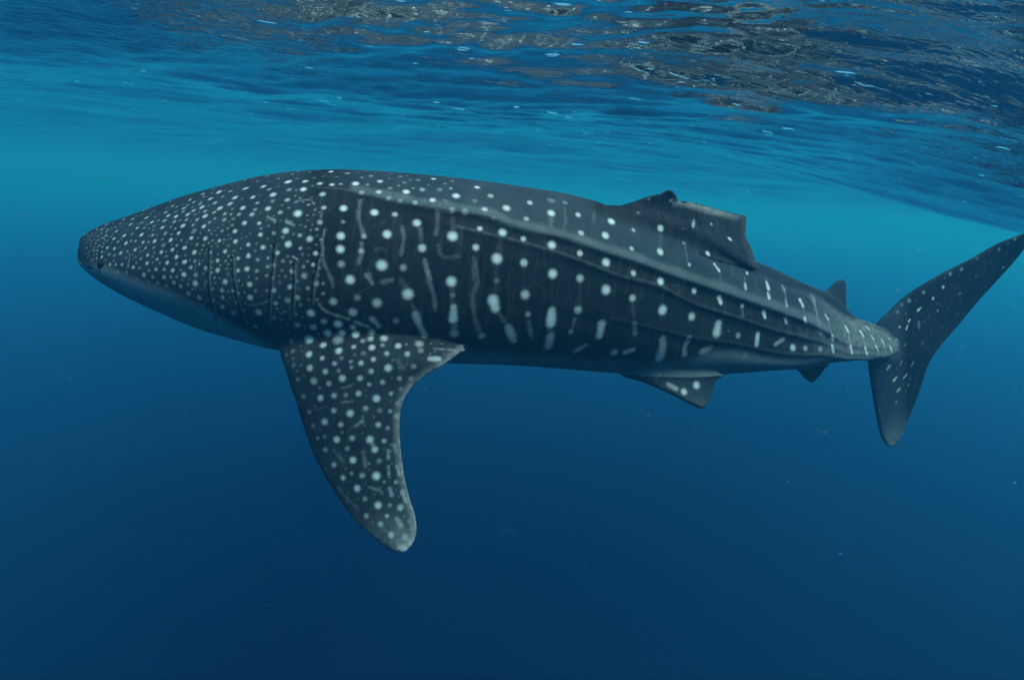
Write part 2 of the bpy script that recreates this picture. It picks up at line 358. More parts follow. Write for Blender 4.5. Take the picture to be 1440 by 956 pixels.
def build_shark():
    import time; t0 = time.time()
    V, F = [], []; base = 0
    bv, bf, CEN, LAT, XS = build_body_shell()
    shells = [(bv, bf)]
    shells.append(fin_shell(pectoral_rows(), (.46, .034), 110, 70, sharp=.016, flare=4.5)[:2])
    shells.append(fin_shell([[(p[0], p[1], YD(p[0]) + p[2]) for p in row] for row in DORSAL], (.30, .05), 90, 80, sharp=.018, flare=3.2)[:2])
    shells.append(fin_shell(rows2(DORSAL2, (YD(1150) - .07, YD(1185) - .05), (YD(1180), YD(1187))), (.16, .03), 50, 40, sharp=.016, flare=3)[:2])
    shells.append(fin_shell(rows2(PELVIC, (YD(900) - .28, YD(990) - .24), (YD(980) - .52, YD(990) - .52)), (.22, .028), 50, 50, sharp=.016, flare=3.2)[:2])
    shells.append(fin_shell(rows2([((a[0], a[1] - 14), (b[0], b[1] - 14)) for a, b in PELVIC], (YD(900) + .22, YD(990) + .20), (YD(980) + .42, YD(990) + .42)), (.08, .028), 50, 50, sharp=.016)[:2])
    shells.append(fin_shell(rows2(ANAL, (YD(1120), YD(1160)), (YD(1140), YD(1143))), (.06, .028), 40, 40, sharp=.016)[:2])
    # tail: depth runs back towards the upper tip
    cr = []
    for k, (p, q) in enumerate(CAUDAL):
        yf = 5.44 + .30 * smooth(-p[1], -470, -330) - .05 * smooth(p[1], 520, 627)
        cr.append([(*p, yf), (0.5 * (p[0] + q[0]), 0.5 * (p[1] + q[1]), yf + .05), (*q, yf + .13)])
    shells.append(fin_shell(cr, (.11, .030), 150, 54, sharp=.018, mid=9 / (len(cr) - 1))[:2])
    # far pectoral fin, held out on the other side of the body
    far = [[(405, 430, 4.85), (500, 440, 4.80), (600, 448, 4.85)], [(425, 426, 5.15), (510, 434, 5.15), (610, 436, 5.15)], [(480, 418, 5.6), (540, 424, 5.6), (592, 424, 5.6)],
           [(532, 408, 6.0), (570, 412, 6.0), (602, 412, 6.0)], [(572, 402, 6.25), (592, 404, 6.25), (608, 404, 6.25)], [(592, 400, 6.33), (598, 401, 6.33), (605, 401, 6.33)]]
    shells.append(fin_shell(far, (.13, .03), 90, 60, sharp=.016)[:2])
    for v, f in shells:
        V.append(v); F.append(f + base); base += len(v)
    raw = mesh_obj('body', np.concatenate(V), np.concatenate(F))
    # make every closed shell face outwards, then weld them into one continuous skin
    bm = bmesh.new(); bm.from_mesh(raw.data); bmesh.ops.recalc_face_normals(bm, faces=bm.faces); bm.to_mesh(raw.data); bm.free()
    md = raw.modifiers.new('weld', 'REMESH'); md.mode = 'VOXEL'; md.voxel_size = VOXEL
    dg = bpy.context.evaluated_depsgraph_get()
    me = bpy.data.meshes.new_from_object(raw.evaluated_get(dg))
    raw.modifiers.clear(); old = raw.data; raw.data = me; me.name = 'body'; bpy.data.meshes.remove(old)
    n = len(me.vertices)
    co = np.empty(n * 3, np.float32); me.vertices.foreach_get('co', co); co = co.reshape(-1, 3).astype(float)
    E = np.empty(len(me.edges) * 2, np.int32); me.edges.foreach_get('vertices', E); E = E.reshape(-1, 2)
    deg = np.bincount(E.ravel(), minlength=n).astype(float)
    def lap(c):
        s = np.stack([np.bincount(E[:, 0], c[E[:, 1], k], n) + np.bincount(E[:, 1], c[E[:, 0], k], n) for k in range(3)], -1)
        return s / deg[:, None] - c
    for _ in range(6):                                                   # Taubin smoothing keeps the volume
        co = co + 0.5 * lap(co); co = co - 0.52 * lap(co)
    co = co + 0.4 * lap(co)
    # flesh out the shoulder where the near pectoral fin grows from the flank, and the foot of the dorsal fin
    px, py, _ = project(co)
    wsh = (1 - smooth(np.hypot((px - 430) / 100, (py - 462) / 52), .45, 1.0)) * (co[:, 1] < 4.25)
    wdo = (1 - smooth(np.abs(py - (TOP(np.clip(px, 109, 1268)) + 4)), 8, 24)) * smooth(px, 835, 870) * (1 - smooth(px, 985, 1010))
    wpe = (1 - smooth(np.abs(py - 530), 7, 17)) * smooth(px, 875, 900) * (1 - smooth(px, 1004, 1018)) * (co[:, 1] < YD(950) + .1)
    w = np.maximum(np.maximum(wsh, wdo), wpe)[:, None]
    act = np.where(w[:, 0] > 0)[0]; sel = np.zeros(n, bool); sel[act] = True
    e2 = E[sel[E[:, 0]] | sel[E[:, 1]]]
    for _ in range(60):
        s_ = np.stack([np.bincount(e2[:, 0], co[e2[:, 1], k], n) + np.bincount(e2[:, 1], co[e2[:, 0], k], n) for k in range(3)], -1)
        co = co + w * 0.5 * (s_ / np.maximum(np.bincount(e2.ravel(), minlength=n), 1)[:, None] - co)
    me.vertices.foreach_set('co', co.astype(np.float32).ravel()); me.update()
    print('shark skin', n, len(me.polygons), 'verts', round(time.time() - t0, 1), 's')
    return raw, co, CEN, LAT, XS, E, deg
VOXEL = 0.0084

# ------------------------------------------------------------------ the pale spots and bars of the skin, read off the animal
# each entry: x, y, radius[, paleness]; bars: radius, paleness, x, y, x, y, ...
S8, S6, S5 = 7.967, 5.975, 5.032
SPOTS = [
 (100, 300, S8, '''405,385,24 485,395,26 480,285,26 525,320,24,.6 595,250,32 615,335,32 555,445,28 425,460,26,.6 485,472,22,.5 345,490,24 345,432,18 350,375,16
 318,360,18 290,415,14 255,405,14 435,572,24 500,575,20 570,572,22 630,425,20,.6 718,408,28 722,312,22,.7 790,240,36 805,325,28,.8 832,388,24,.7 740,165,28
 820,165,24,.6 905,100,32 1020,160,32 935,312,34 912,245,28,.7 930,140,24,.5 920,190,20,.4 925,385,24,.5 1010,435,32 858,470,26 930,440,20,.4 850,560,30
 965,515,26,.7 780,510,24,.5 725,490,18,.4 695,605,28 765,612,22,.6 870,640,24,.5 950,628,30,.8 1045,630,26,.5 1078,552,30 1140,640,32 1180,490,34 1135,408,32
 1115,300,36 1020,295,20,.5 1055,225,38,.5 1205,222,32 1245,140,34 1175,35,36 1085,28,32 1120,152,22,.5 1050,85,34,.5 1155,92,34,.4 1235,300,24,.4 1262,388,28
 1262,545,30 1255,685,32 815,690,36,.7 915,712,28,.5 1040,715,32,.7 1120,712,24,.5 1180,710,24,.5 970,780,30,.5 870,765,28,.35 1070,815,30,.4 1150,775,32,.5
 1230,818,32,.5 735,735,26,.4 620,665,28,.5 525,660,28,.5 665,125,30 510,200,24 450,260,18,.6 400,250,20,.8 345,180,20 410,185,20 500,155,18,.7 235,530,18,.6
 285,500,18,.6 845,50,34 790,105,30,.5 690,65,28,.6 590,70,22,.6 680,235,26,.4 940,40,24,.5 545,375,18,.3 1040,355,34,.35 1075,480,24,.3 410,305,16,.6 455,330,15,.4
 385,130,16,.5 300,300,14,.7 270,330,13,.6'''),
 (220, 240, S8, '''66,638,32 165,630,22,.4 98,705,38,.5 250,700,30,.7 300,618,38 412,610,28,.6 530,625,36 420,678,50,.4 160,775,34 70,770,22,.4 390,755,34 548,760,36
 275,780,20,.4 75,835,36,.4 180,885,30 320,862,32 455,828,28,.5 425,915,38 605,918,26,.8 705,785,28 735,678,26,.6 810,722,24,.3 880,680,36 885,793,36
 770,905,34 685,848,20,.3 805,840,28,.3 1030,830,32 945,872,16,.5 1195,860,36 1165,718,36 1150,590,32 985,588,40 850,612,28,.4 865,540,28,.4 760,550,36,.6
 655,538,24,.6 595,580,30,.5 545,510,44 350,492,36 220,515,34 135,505,30 105,468,30 85,560,34,.6 200,572,36,.6 335,550,32,.6 455,550,34,.6 432,490,24,.4
 415,447,36,.7 300,458,34,.5 215,460,28,.4 545,455,36,.6 510,410,42 645,468,32,.7 765,485,32,.7 710,422,46 850,430,24,.4 925,490,34,.7 968,418,44 1105,437,34,.5
 1070,492,40,.8 825,372,46,.8 655,362,42,.7 605,316,42 490,376,32,.6 495,350,28,.4 420,352,34,.8 305,422,34,.9 230,405,26,.8 182,398,24,.8 350,385,32,.5
 375,328,28,.7 290,375,20,.5 405,410,24,.3 535,292,26,.5 522,262,28,.7 700,242,44 745,292,30,.5 880,303,46 828,232,38,.7 998,200,50 1080,298,42,.9 1130,362,34,.6
 1198,178,44 1135,120,24,.4 960,315,24,.3 1170,648,26,.4 1105,900,20,.4 1030,945,28 160,640,18,.3 690,640,18,.3'''),
 (220, 350, S8, '''225,90,34 110,85,24,.4 120,155,32 320,145,34 430,138,26,.5 85,228,26,.6 225,170,28,.4 180,240,32,.9 310,288,40 385,208,32,.7 440,292,36,.6 90,320,30,.7
 160,315,24,.5 230,310,22,.5 435,388,48,.9 195,380,34,.6 270,420,36,.6 110,415,32,.4 360,500,40,.6 480,545,44,.7 385,600,34,.3 520,635,36,.4 290,350,24,.3
 685,130,30 685,240,36 775,135,20,.6 915,105,30,.8 915,243,30,.9 1030,82,34 1015,225,40 1135,122,28,.6 1125,248,30,.6 1250,100,22,.5
 1245,200,30,.6 1235,300,26,.5 770,370,42 735,465,36,.8 740,545,34,.8 740,650,40,.8 625,445,28,.6 640,575,30,.6 585,320,26,.7 555,215,36,.6 655,380,20,.4
 860,715,44,.7 910,500,36,.6 905,605,36,.4 1045,398,42 1050,545,44 1110,470,30,.4 1145,712,52 1110,865,42,.6 800,280,26,.3 1235,470,22,.4 690,60,20,.3'''),
 (340, 235, S8, '''350,310,52 345,383,40,.4 295,465,46 430,508,38,.7 628,520,52 510,368,36,.6 520,165,46 710,160,38,.8 690,250,40 530,255,36,.4 410,130,28,.4 305,250,40,.4
 875,185,34,.8 1010,198,32,.8 1000,52,30 1185,70,36,.4 905,305,40,.7 920,455,34,.7 875,620,36,.6 1140,462,48 1135,615,28,.4 1110,772,52 1105,920,52
 760,805,42,.8 520,865,44 490,715,42,.9 650,765,30,.5 460,785,30,.4 360,740,34,.5 235,900,36 655,910,22,.7 620,130,26,.25 1060,110,26,.2 810,120,26,.2'''),
 (340, 345, S8, '''400,85,34 295,143,22,.7 350,225,40,.8 290,240,28,.5 460,178,30,.5 450,280,26,.3 340,360,32,.8 570,288,34,.9 700,342,40,.5 830,90,32,.8 800,218,26,.8
 540,468,34,.7 425,418,28,.3 360,505,38,.8 380,650,36,.8 515,615,40,.5 625,585,36,.6 660,665,30,.3 740,480,28,.5 830,430,40,.5 775,760,52 1025,630,50,.7
 625,895,38,.6 805,920,38,.6 920,855,40,.6 1080,882,52 1245,920,36,.6 1245,750,56,.7 1115,210,46,.5 1215,385,58 360,810,36,.4'''),
 (490, 235, S6, '''60,140,34 265,120,28,.8 255,210,30,.8 190,75,24,.4 485,208,34 435,80,24,.3 350,178,24,.3 620,190,28,.5 715,100,24,.9 708,278,32,.9 765,190,28,.3 905,242,36
 1082,170,28,.9 1195,242,30,.6 1145,355,32,.8 1328,345,38,.9 815,285,26,.25 1060,285,28,.25 585,110,24,.3 470,130,22,.25 160,148,22,.3 340,260,30,.5 560,297,30,.6
 435,280,30,.4 110,212,30,.5 870,358,36,.5 980,370,36,.5 1220,425,30,.3 218,382,38 390,398,28,.7 575,470,40,.9 325,565,42 875,580,50 1105,518,28,.8 1295,550,40,.9
 1070,675,34,.8 1248,770,52 280,825,52 620,680,40,.8 108,705,30,.6 130,580,28,.6 460,845,34,.5'''),
 (490, 365, S6, '''240,365,46,.7 500,290,54 865,185,50 890,620,46,.5 875,300,28,.35 1120,640,36,.5 400,515,34,.35 75,320,34,.35 1245,180,28,.3'''),
 (720, 255, S6, '''150,180,28,.8 330,268,38 120,315,28,.6 555,282,28,.8 580,435,32,.7 835,338,38 785,455,38 1020,410,22,.6 1005,565,26,.7 1248,395,34,.9 1245,592,38,.9 1335,160,20,.7
 1060,265,16,.3 330,160,40,.25 445,180,28,.3 95,485,28,.8 335,535,42 570,605,32,.8 790,680,42 1020,772,30,.8 1248,842,38 100,685,38,.8 342,778,46 572,815,40,.7 790,912,48'''),
 (720, 385, S6, '''110,175,46,.8 135,340,30,.5 1012,205,36,.8 1265,305,48 555,305,42,.7 860,660,40,.6 495,485,26,.5'''),
 (920, 260, S6, '''480,330,18,.5 635,455,26,.8 450,578,28,.9 780,742,18,.8 295,670,22,.6 250,490,24,.3 335,890,30,.8'''),
 (920, 400, S6, '''70,220,44 315,270,40,.8 740,180,22,.7 705,430,32,.4 1165,530,36,.7 1270,535,28,.5 1395,540,30,.4 770,595,40,.2 250,900,34,.7 355,845,38,.8'''),
 (1100, 380, S8, '''1200,768,16 1275,775,18,.8 430,875,24,.4'''),
 (1200, 320, S6, '''755,500,16 670,595,15 390,835,12 590,545,18,.5 470,615,20,.4 910,352,18,.5 815,390,20,.4 1225,183,16,.5 1360,100,12,.7 895,555,18,.35 708,700,16,.4
 1030,410,18,.2 1040,260,16,.25 370,710,18,.3 1160,290,14,.2 1300,135,12,.3 410,650,16,.25'''),
 (1200, 470, S6, '''360,570,14,.4 435,90,12,.5 465,425,12,.5'''),
 (380, 430, S5, '''380,110,28,.5 480,130,34 585,152,26,.6 305,152,30,.7 190,135,28,.5 405,192,32,.9 508,190,28,.8 605,200,30 718,185,28,.6 275,235,36 480,238,44,.4 710,232,28,.5
 805,230,32,.6 655,248,22,.4 375,278,32,.9 590,290,24,.7 720,295,32,.9 795,278,22,.5 905,283,32,.8 1055,268,36,.4 485,318,34 275,343,32 660,335,26,.3 825,338,26,.6
 970,340,28,.7 160,320,22,.4 150,248,20,.5 368,370,24,.8 455,408,26,.6 505,370,20,.4 570,395,20,.5 575,435,20,.5 643,405,26,.9 730,378,26,.8 280,440,32,.9 390,465,28,.8
 485,460,22,.4 510,513,34 715,462,28,.7 835,440,38 1015,430,28,.4 1065,315,30,.4 308,532,36,.8 195,520,24,.4 415,550,28,.7 635,512,30,.8 700,555,24,.6 795,540,28,.6
 915,513,24,.6 995,515,24,.4 350,578,18,.3 235,640,24,.4 355,652,32,.8 452,635,28,.7 535,630,24,.4 625,620,30,.8 752,655,36 855,620,22,.6 925,590,22,.4 275,750,22,.4
 450,740,28,.7 565,760,36 675,725,28,.6 850,745,22,.5 775,740,26,.35 905,690,28,.4 385,820,34,.8 305,850,22,.4 500,840,28,.7 765,840,28,.8 830,865,22,.5 890,780,26,.35 165,420,22,.3'''),
 (400, 590, S5, '''370,140,34 480,130,28,.7 605,140,36 640,210,32,.9 705,150,24,.7 235,130,20,.4 285,120,20,.35 290,212,26,.5 445,205,26,.45 485,285,34 350,318,28,.7 670,292,28,.35
 415,410,28,.8 475,380,22,.4 550,395,28,.6 650,398,40 705,440,16,.4 790,440,22,.5 515,485,34,.9 570,560,26,.5 662,605,36 745,605,22,.4 820,620,34,.6 580,680,28,.7
 725,680,22,.6 680,738,30,.7 755,815,30,.8 855,830,34,.4 885,720,26,.3'''),
]
BARS = [
 (100, 300, S8, '14,.5,655,455,650,530,625,610 12,.3,640,180,560,210 12,.35,840,95,740,130'),
 (220, 350, S8, '16,.4,1030,630,1130,625,1240,590 12,.3,420,455,560,440'),
 (340, 235, S8, '16,.35,590,390,680,370,770,370,800,400 18,.3,900,480,880,600 20,.35,930,700,900,850,905,950 26,.5,500,610,580,650 26,.6,290,555,370,600 9,.25,820,225,1000,235,1110,245,1275,280'),
 (340, 345, S8, '12,.8,570,125,620,155 28,.3,905,20,915,180,960,280,1010,400,1020,460 24,.5,870,660,930,730,1050,780,1200,825 14,.4,430,770,520,730'),
 (490, 235, S6, '24,.3,100,280,85,420,125,560 24,.35,110,640,110,720,85,810 24,.3,450,500,465,600,440,740 26,.25,605,520,610,620 26,.45,640,780,665,880,690,950 26,.25,755,340,745,520,735,560 26,.2,755,660,780,740,850,760,925,745 30,.18,875,430,880,520 28,.25,1055,760,1060,950 26,.15,230,690,310,690 26,.35,170,900,185,950 16,.12,200,500,310,455 28,.12,1270,600,1260,700'),
 (490, 365, S6, '24,.45,150,130,200,200 30,.55,200,500,255,560 40,.65,565,460,600,560,640,630 24,.25,530,370,560,430 46,.95,885,400,880,500 52,1,1215,340,1235,410 44,.65,1345,570,1390,680 28,.3,645,20,670,160,715,290,730,420 28,.27,1060,20,1085,190,1045,300,1060,480,1100,600 30,.2,870,230,875,400 34,.35,890,540,890,600 28,.13,1240,60,1235,280 26,.27,1260,440,1330,550 28,.3,290,190,370,170 30,.2,440,170,480,230'),
 (720, 255, S6, '20,.2,440,220,450,330,430,420 34,.25,330,320,325,390 22,.18,690,270,685,350 22,.15,1250,450,1245,560'),
 (720, 385, S6, '48,1,335,310,325,420 44,.65,325,520,305,610 48,.85,755,420,735,520 36,.45,1030,420,1035,500 30,.55,530,650,620,600 36,.75,950,660,1015,640 44,.7,1265,550,1265,620,1240,700 26,.35,140,400,165,540 22,.3,530,380,500,480 36,.27,325,440,320,520 24,.13,570,80,565,240 26,.17,1015,260,1025,400'),
 (920, 260, S6, '20,.6,335,300,325,350 18,.9,505,665,545,720 20,.7,765,835,768,870 22,.9,945,820,960,870 20,.9,955,910,965,950 18,.6,1075,850,1095,880 12,.25,260,520,280,640 12,.2,557,740,555,800 12,.17,650,650,660,760 12,.22,760,760,770,930 10,.15,850,760,870,900 12,.25,940,790,980,950 12,.3,1080,880,1110,950 14,.15,210,830,215,900'),
 (920, 400, S6, '46,.8,540,330,525,405 32,1,545,110,558,150 26,1,920,230,930,275 34,.8,870,420,860,505 20,.7,1100,280,1110,320 22,1,1265,285,1275,325 24,.5,1080,460,1015,505 46,.7,70,450,70,540,45,620 34,.6,290,450,255,530,255,590 36,.5,470,530,400,565 22,1,1225,130,1250,180 18,.7,1105,135,1115,180 32,.6,120,840,185,875 12,.3,1100,60,1110,240,1105,290 12,.3,1250,180,1270,280 16,.4,1340,100,1370,260,1405,400 16,.25,740,200,750,270'),
 (1100, 380, S8, '20,.9,485,500,515,550 20,.9,705,625,738,685 20,1,560,730,570,785 22,1,560,845,575,920 18,.6,425,680,440,720 22,1,765,850,785,930 20,1,875,680,908,735 18,.9,945,630,970,660 16,.8,1000,735,1025,770 22,1,930,870,950,935 18,.9,1050,850,1075,900 16,.9,1110,770,1135,810 18,.9,1205,845,1230,905 18,.4,320,270,365,400,400,540,425,680 12,.4,515,550,545,680,560,730 12,.4,740,690,755,800,770,850 10,.3,670,560,700,620 12,.4,905,740,930,860 10,.4,1020,780,1050,850 12,.5,1140,820,1160,940 10,.25,780,580,850,770 12,.5,1290,790,1310,830 10,.35,960,670,1000,740 10,.25,840,740,845,790'),
 (1200, 320, S6, '13,1,545,695,565,675 11,1,465,790,478,772 11,1,445,855,455,825 13,.4,550,790,552,850'),
 (1200, 470, S6, '12,.5,578,85,585,65 14,.9,285,295,305,265 12,.6,395,255,408,225 12,.6,488,268,505,235 13,1,340,388,362,362 13,.9,425,365,448,340 13,.8,370,480,388,458'),
 (380, 430, S5, '28,1,1130,375,1195,375 26,.35,905,385,935,440 12,.5,510,580,575,565 12,.5,505,682,580,675 14,.25,310,735,390,715 24,.6,605,850,650,815 18,.5,600,115,700,150 14,.5,1160,302,1320,315'),
 (400, 590, S5, '22,.7,735,220,735,270 22,.5,775,180,790,230 22,.4,555,225,575,325 20,.35,350,215,420,300 18,.6,735,330,740,385 22,.7,795,330,815,385 18,.5,600,475,685,505 24,.7,745,485,760,530 24,.7,835,510,860,580 16,.4,380,480,430,540,500,610,520,630 32,.7,795,700,825,750 26,.7,605,140,640,210'),
]
# gill slits, skin folds and the dorsal flap's painted shadow line, in photograph pixels
SLITS = [[(293, 352), (291, 380), (292, 410), (298, 436), (306, 456)], [(325, 362), (326, 390), (333, 425), (343, 460)], [(384, 345), (381, 385), (377, 420), (376, 452)],
         [(412, 372), (411, 405), (409, 440)], [(449, 352), (444, 372), (439, 398), (436, 428)], [(112, 365), (115, 369), (119, 373.5), (124, 377), (131, 379)]]
FOLDS_SHADOW = [[(985, 357), (1000, 363.5), (1015, 368), (1040, 374.5), (1062, 380)], [(1130, 415), (1136, 422), (1141, 430)], [(930, 512), (946, 509)], [(434, 318), (430, 335)], [(388, 315), (385, 340)]]
BELLY = curve([(100, 362), (113, 364), (121, 367.5), (129, 369.5), (141, 371), (158, 377), (180, 387), (230, 404), (290, 432), (330, 455), (380, 478), (450, 487), (560, 489), (650, 491), (750, 495), (850, 503), (910, 507), (960, 505), (1000, 491), (1037, 487), (1070, 494), (1109, 498), (1160, 500), (1230, 506)])

def mark_list():
    out = []
    for ox, oy, s, txt in SPOTS:
        for e in txt.split():
            a = [float(q) for q in e.split(',')]
            out.append(([(ox + a[0] / s, oy + a[1] / s)], a[2] / s, a[3] if len(a) > 3 else 1.0))
    for ox, oy, s, txt in BARS:
        for e in txt.split():
            a = [float(q) for q in e.split(',')]
            out.append(([(ox + x / s, oy + y / s) for x, y in zip(a[2::2], a[3::2])], a[0] / s, a[1]))
    r = random.Random(5); pts = []                       # the crowded pinhead spots of the snout
    for _ in range(5000):
        x, y = r.uniform(109.5, 152), r.uniform(314, 372)
        if y > 366 - (150 - x) * 0.05 or x + y * .25 > 232: continue
        d = 2.9 + 0.055 * (x - 109)
        if all((x - a) ** 2 + ((y - b) * 1.0) ** 2 > d * d for a, b in pts):
            pts.append((x, y))
    big = [(p[0][0], p[0][1], r_) for p, r_, v_ in out if len(p) == 1]
    for _ in range(5200):                                # faint flecks between the spots of head and back
        x, y = r.uniform(135, 640), r.uniform(240, 470)
        if y > BELLY(x) - 6 or (x > 455 and y > KEELS[0](x) - 3): continue
        q = r.uniform(1.2, 2.6) + .0012 * (x - 135)
        if all((x - a) ** 2 + (y - b) ** 2 > (rr + q + (.8 if x < 330 else 3)) ** 2 for a, b, rr in big):
            big.append((x, y, q)); out.append(([(x, y)], q, r.uniform(.35, .8) if x < 350 else r.uniform(.25, .5)))
    for _ in range(700):                                 # and on the pectoral fin
        x, y = r.uniform(395, 640), r.uniform(480, 770); q = r.uniform(1.6, 3.4)
        if all((x - a) ** 2 + (y - b) ** 2 > (rr + q + 2.5) ** 2 for a, b, rr in big):
            big.append((x, y, q)); out.append(([(x, y)], q, r.uniform(.12, .38)))
    for _ in range(26):                                  # old scratches
        x, y, a = r.uniform(300, 1150), r.uniform(290, 500), r.gauss(0.15, .5); l = r.uniform(8, 34)
        out.append(([(x, y), (x + l * .5 * math.cos(a), y + l * .5 * math.sin(a) + r.uniform(-1.5, 1.5)), (x + l * math.cos(a), y + l * math.sin(a))], .8, r.uniform(.14, .24)))
    for _ in range(420):                                 # pepper of specks on the tail fin
        x, y = r.uniform(1228, 1440), r.uniform(335, 620); q = r.uniform(.8, 1.5)
        if all((x - a) ** 2 + (y - b) ** 2 > (rr + q + 4) ** 2 for a, b, rr in big):
            big.append((x, y, q)); out.append(([(x, y)], q, r.uniform(.15, .42)))
    for x, y in pts:
        if x > 140 and y > 340: continue
        out.append(([(x, y)], r.uniform(1.25, 1.9) + .008 * (x - 109), r.uniform(.45, .95)))
    return out

def paint_shark(body, co, CEN, LAT, XS):
    from mathutils.bvhtree import BVHTree
    me = body.data; n = len(co)
    nor = np.empty(n * 3, np.float32); me.vertices.foreach_get('vector', nor) if False else me.vertices.foreach_get('normal', nor)
    nor = nor.reshape(-1, 3).astype(float)
    bvh = BVHTree.FromObject(body, bpy.context.evaluated_depsgraph_get())
    spot = np.zeros(n); slit = np.zeros(n)
    # mirror image of every point across the mid-plane of the body
    xm = np.clip(co[:, 0], CEN[0, 0], CEN[-1, 0])
    C = np.stack([np.interp(xm, CEN[:, 0], CEN[:, k]) for k in range(3)], -1)
    Lt = np.stack([np.interp(xm, CEN[:, 0], LAT[:, k]) for k in range(3)], -1)
    side = ((co - C) * Lt).sum(1)
    facing = (nor * Lt).sum(1)
    far = np.where(np.abs(facing) > .12, facing < 0, side < 0) & (co[:, 0] < CEN[-1, 0] - .12)
    mir = co - 2 * side[:, None] * Lt; mnor = nor - 2 * (nor * Lt).sum(1)[:, None] * Lt
    P = np.where(far[:, None], mir, co); Nn = np.where(far[:, None], mnor, nor)
    order = np.argsort(P[:, 0]); sx = P[order, 0]
    def cast(px, py):
        d = Vector(pix_dir(px, py)).normalized()
        hit = bvh.ray_cast(Vector((0, 0, 0)), d)
        return hit[0], hit[1]
    def stroke(pts, rad, val, arr, soft=(0.26, 1.28)):
        H = []
        if len(pts) > 1:
            c = np.array(pts); m = max(2, int(np.linalg.norm(np.diff(c, axis=0), axis=1).sum() / max(rad * .33, .6)) + 1)
            pts = crom(c, m) if len(c) > 2 else c[0] + (c[1] - c[0]) * np.linspace(0, 1, m)[:, None]
        for (x, y) in pts:
            h, nn = cast(x, y)
            if h is None: continue
            if H and (np.array(h) - H[-1][0])[1] > .25: continue
            H.append((np.array(h), np.array(nn)))
        for iq, (h, nn) in enumerate(H):
            jit = 1.0 if len(H) < 2 else 0.90 + .13 * math.sin(iq * .33 + pts[0][0] * 3.7) + .05 * math.sin(iq * .8 + pts[0][1] * 5.1)
            r = rad * jit * (-(h @ CAM_ROT)[2]) / FPX; R1 = r * 1.4
            a, b = np.searchsorted(sx, [h[0] - R1, h[0] + R1]); idx = order[a:b]
            d = P[idx] - h; q = (np.abs(d[:, 1]) < R1 * 2) & (np.abs(d[:, 2]) < R1 * 2); idx = idx[q]; d = d[q]
            k = (Nn[idx] @ nn) > 0.15; idx = idx[k]; d = d[k]
            dist = np.sqrt((d * d).sum(1)) / r
            f = val * (jit if len(H) > 1 else 1.0) * (1 - smooth(dist, *soft))
            arr[idx] = np.maximum(arr[idx], f)
    ml = mark_list()
    for pts, rad, val in ml:
        if pts[0][0] < 400 and pts[0][1] < 480: val = val * .84; rad *= .92
        if pts[0][1] > 484 and pts[0][0] < 665: val = val * (.76 if len(pts) < 2 else .66); rad *= .84
        stroke(pts, rad * (.96 if len(pts) < 2 else .95) * (.90 if pts[0][0] < 400 else 1.0), val ** (1.2 if len(pts) < 2 else 1.62), spot)
    for kf, v0, x0, x1 in ((KEELS[0], .20, 500, 1165), (KEELS[1], .15, 640, 1150), (KEELS[2], .10, 860, 1150)):
        stroke([(x, float(kf(x)) - 1.5) for x in range(x0, x1, 12)], 3.0, v0 ** 1.7 * 1.6, spot)
        if v0 > .18: stroke([(x, float(kf(x)) - 6) for x in range(x0, x1, 12)], 11, .11, spot)
    for s in SLITS[:5]: stroke([(x + 4.2, y) for x, y in s], 2.6, .11, spot)  # lit ridge behind each gill slit, painted as a pale line
    for s in SLITS: stroke(s, 2.3 if s[0][0] > 200 else 2.0, 1.0, slit, (0.25, 1.3))
    stroke([(142.5, 373)], 4.6, .9, slit, (.3, 1.2))
    for s in FOLDS_SHADOW: stroke(s, 2.2 if s[0][0] == 985 else 1.2, 0.9 if s[0][0] == 985 else 0.6, slit, (0.2, 1.3))
    px, py, _ = project(P)
    belly = smooth(py - BELLY(np.clip(px, 100, 1230)), -5, 12)
    # fins keep their back colour: only the trunk itself is countershaded
    rad2 = np.abs(((P - C) * Lt).sum(1))
    trunk = (py < BOT(np.clip(px, 109, 1268)) + 1.5) & (px < 1222) & (side > -2)
    pect_zone = smooth(px, 366, 398) * (px < 668) * (P[:, 1] < 4.02 - .14 * smooth(px, 480, 560)) * smooth(py, 462, 474)
    belly = belly * trunk * (1 - pect_zone) * (1 - .58 * smooth(px, 520, 820))
    # upper back and tail stalk painted greyer, part pigment, part sunlight in the colour
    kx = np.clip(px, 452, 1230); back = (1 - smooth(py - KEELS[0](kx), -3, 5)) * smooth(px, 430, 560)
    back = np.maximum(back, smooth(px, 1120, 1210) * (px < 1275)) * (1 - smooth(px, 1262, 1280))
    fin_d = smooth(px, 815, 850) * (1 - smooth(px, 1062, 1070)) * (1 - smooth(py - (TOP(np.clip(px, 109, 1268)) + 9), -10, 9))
    back = back * (1 - .95 * fin_d)  # shade on the dorsal fin's near face, painted by keeping it dark
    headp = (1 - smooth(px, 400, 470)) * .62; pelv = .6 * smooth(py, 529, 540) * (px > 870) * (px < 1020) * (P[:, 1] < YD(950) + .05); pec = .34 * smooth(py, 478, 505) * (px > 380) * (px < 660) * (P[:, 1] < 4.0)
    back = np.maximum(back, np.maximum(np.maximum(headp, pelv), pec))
    edge = np.zeros(n)                                   # pale, worn hind margins and fin tips, plus painted light on dorsal and stalk
    PT = crom(np.array([q for p, q in PECTORAL][1:]), 200)
    sel = np.where((py > 484) & (px > 380) & (px < 660))[0]
    d = np.full(len(sel), 1e9)
    for k in range(0, 200, 2): d = np.minimum(d, np.hypot(px[sel] - PT[k, 0], py[sel] - PT[k, 1]))
    edge[sel] = 0.62 * (1 - smooth(d, 0, 13)) + 0.35 * smooth(py[sel], 700, 775)
    edge[sel] *= (~(belly[sel] > .5))
    tz = (px > 1225) & (py > 575); edge[tz] = np.maximum(edge[tz], 0.35 * smooth(py[tz] + .5 * px[tz], 1205, 1255))
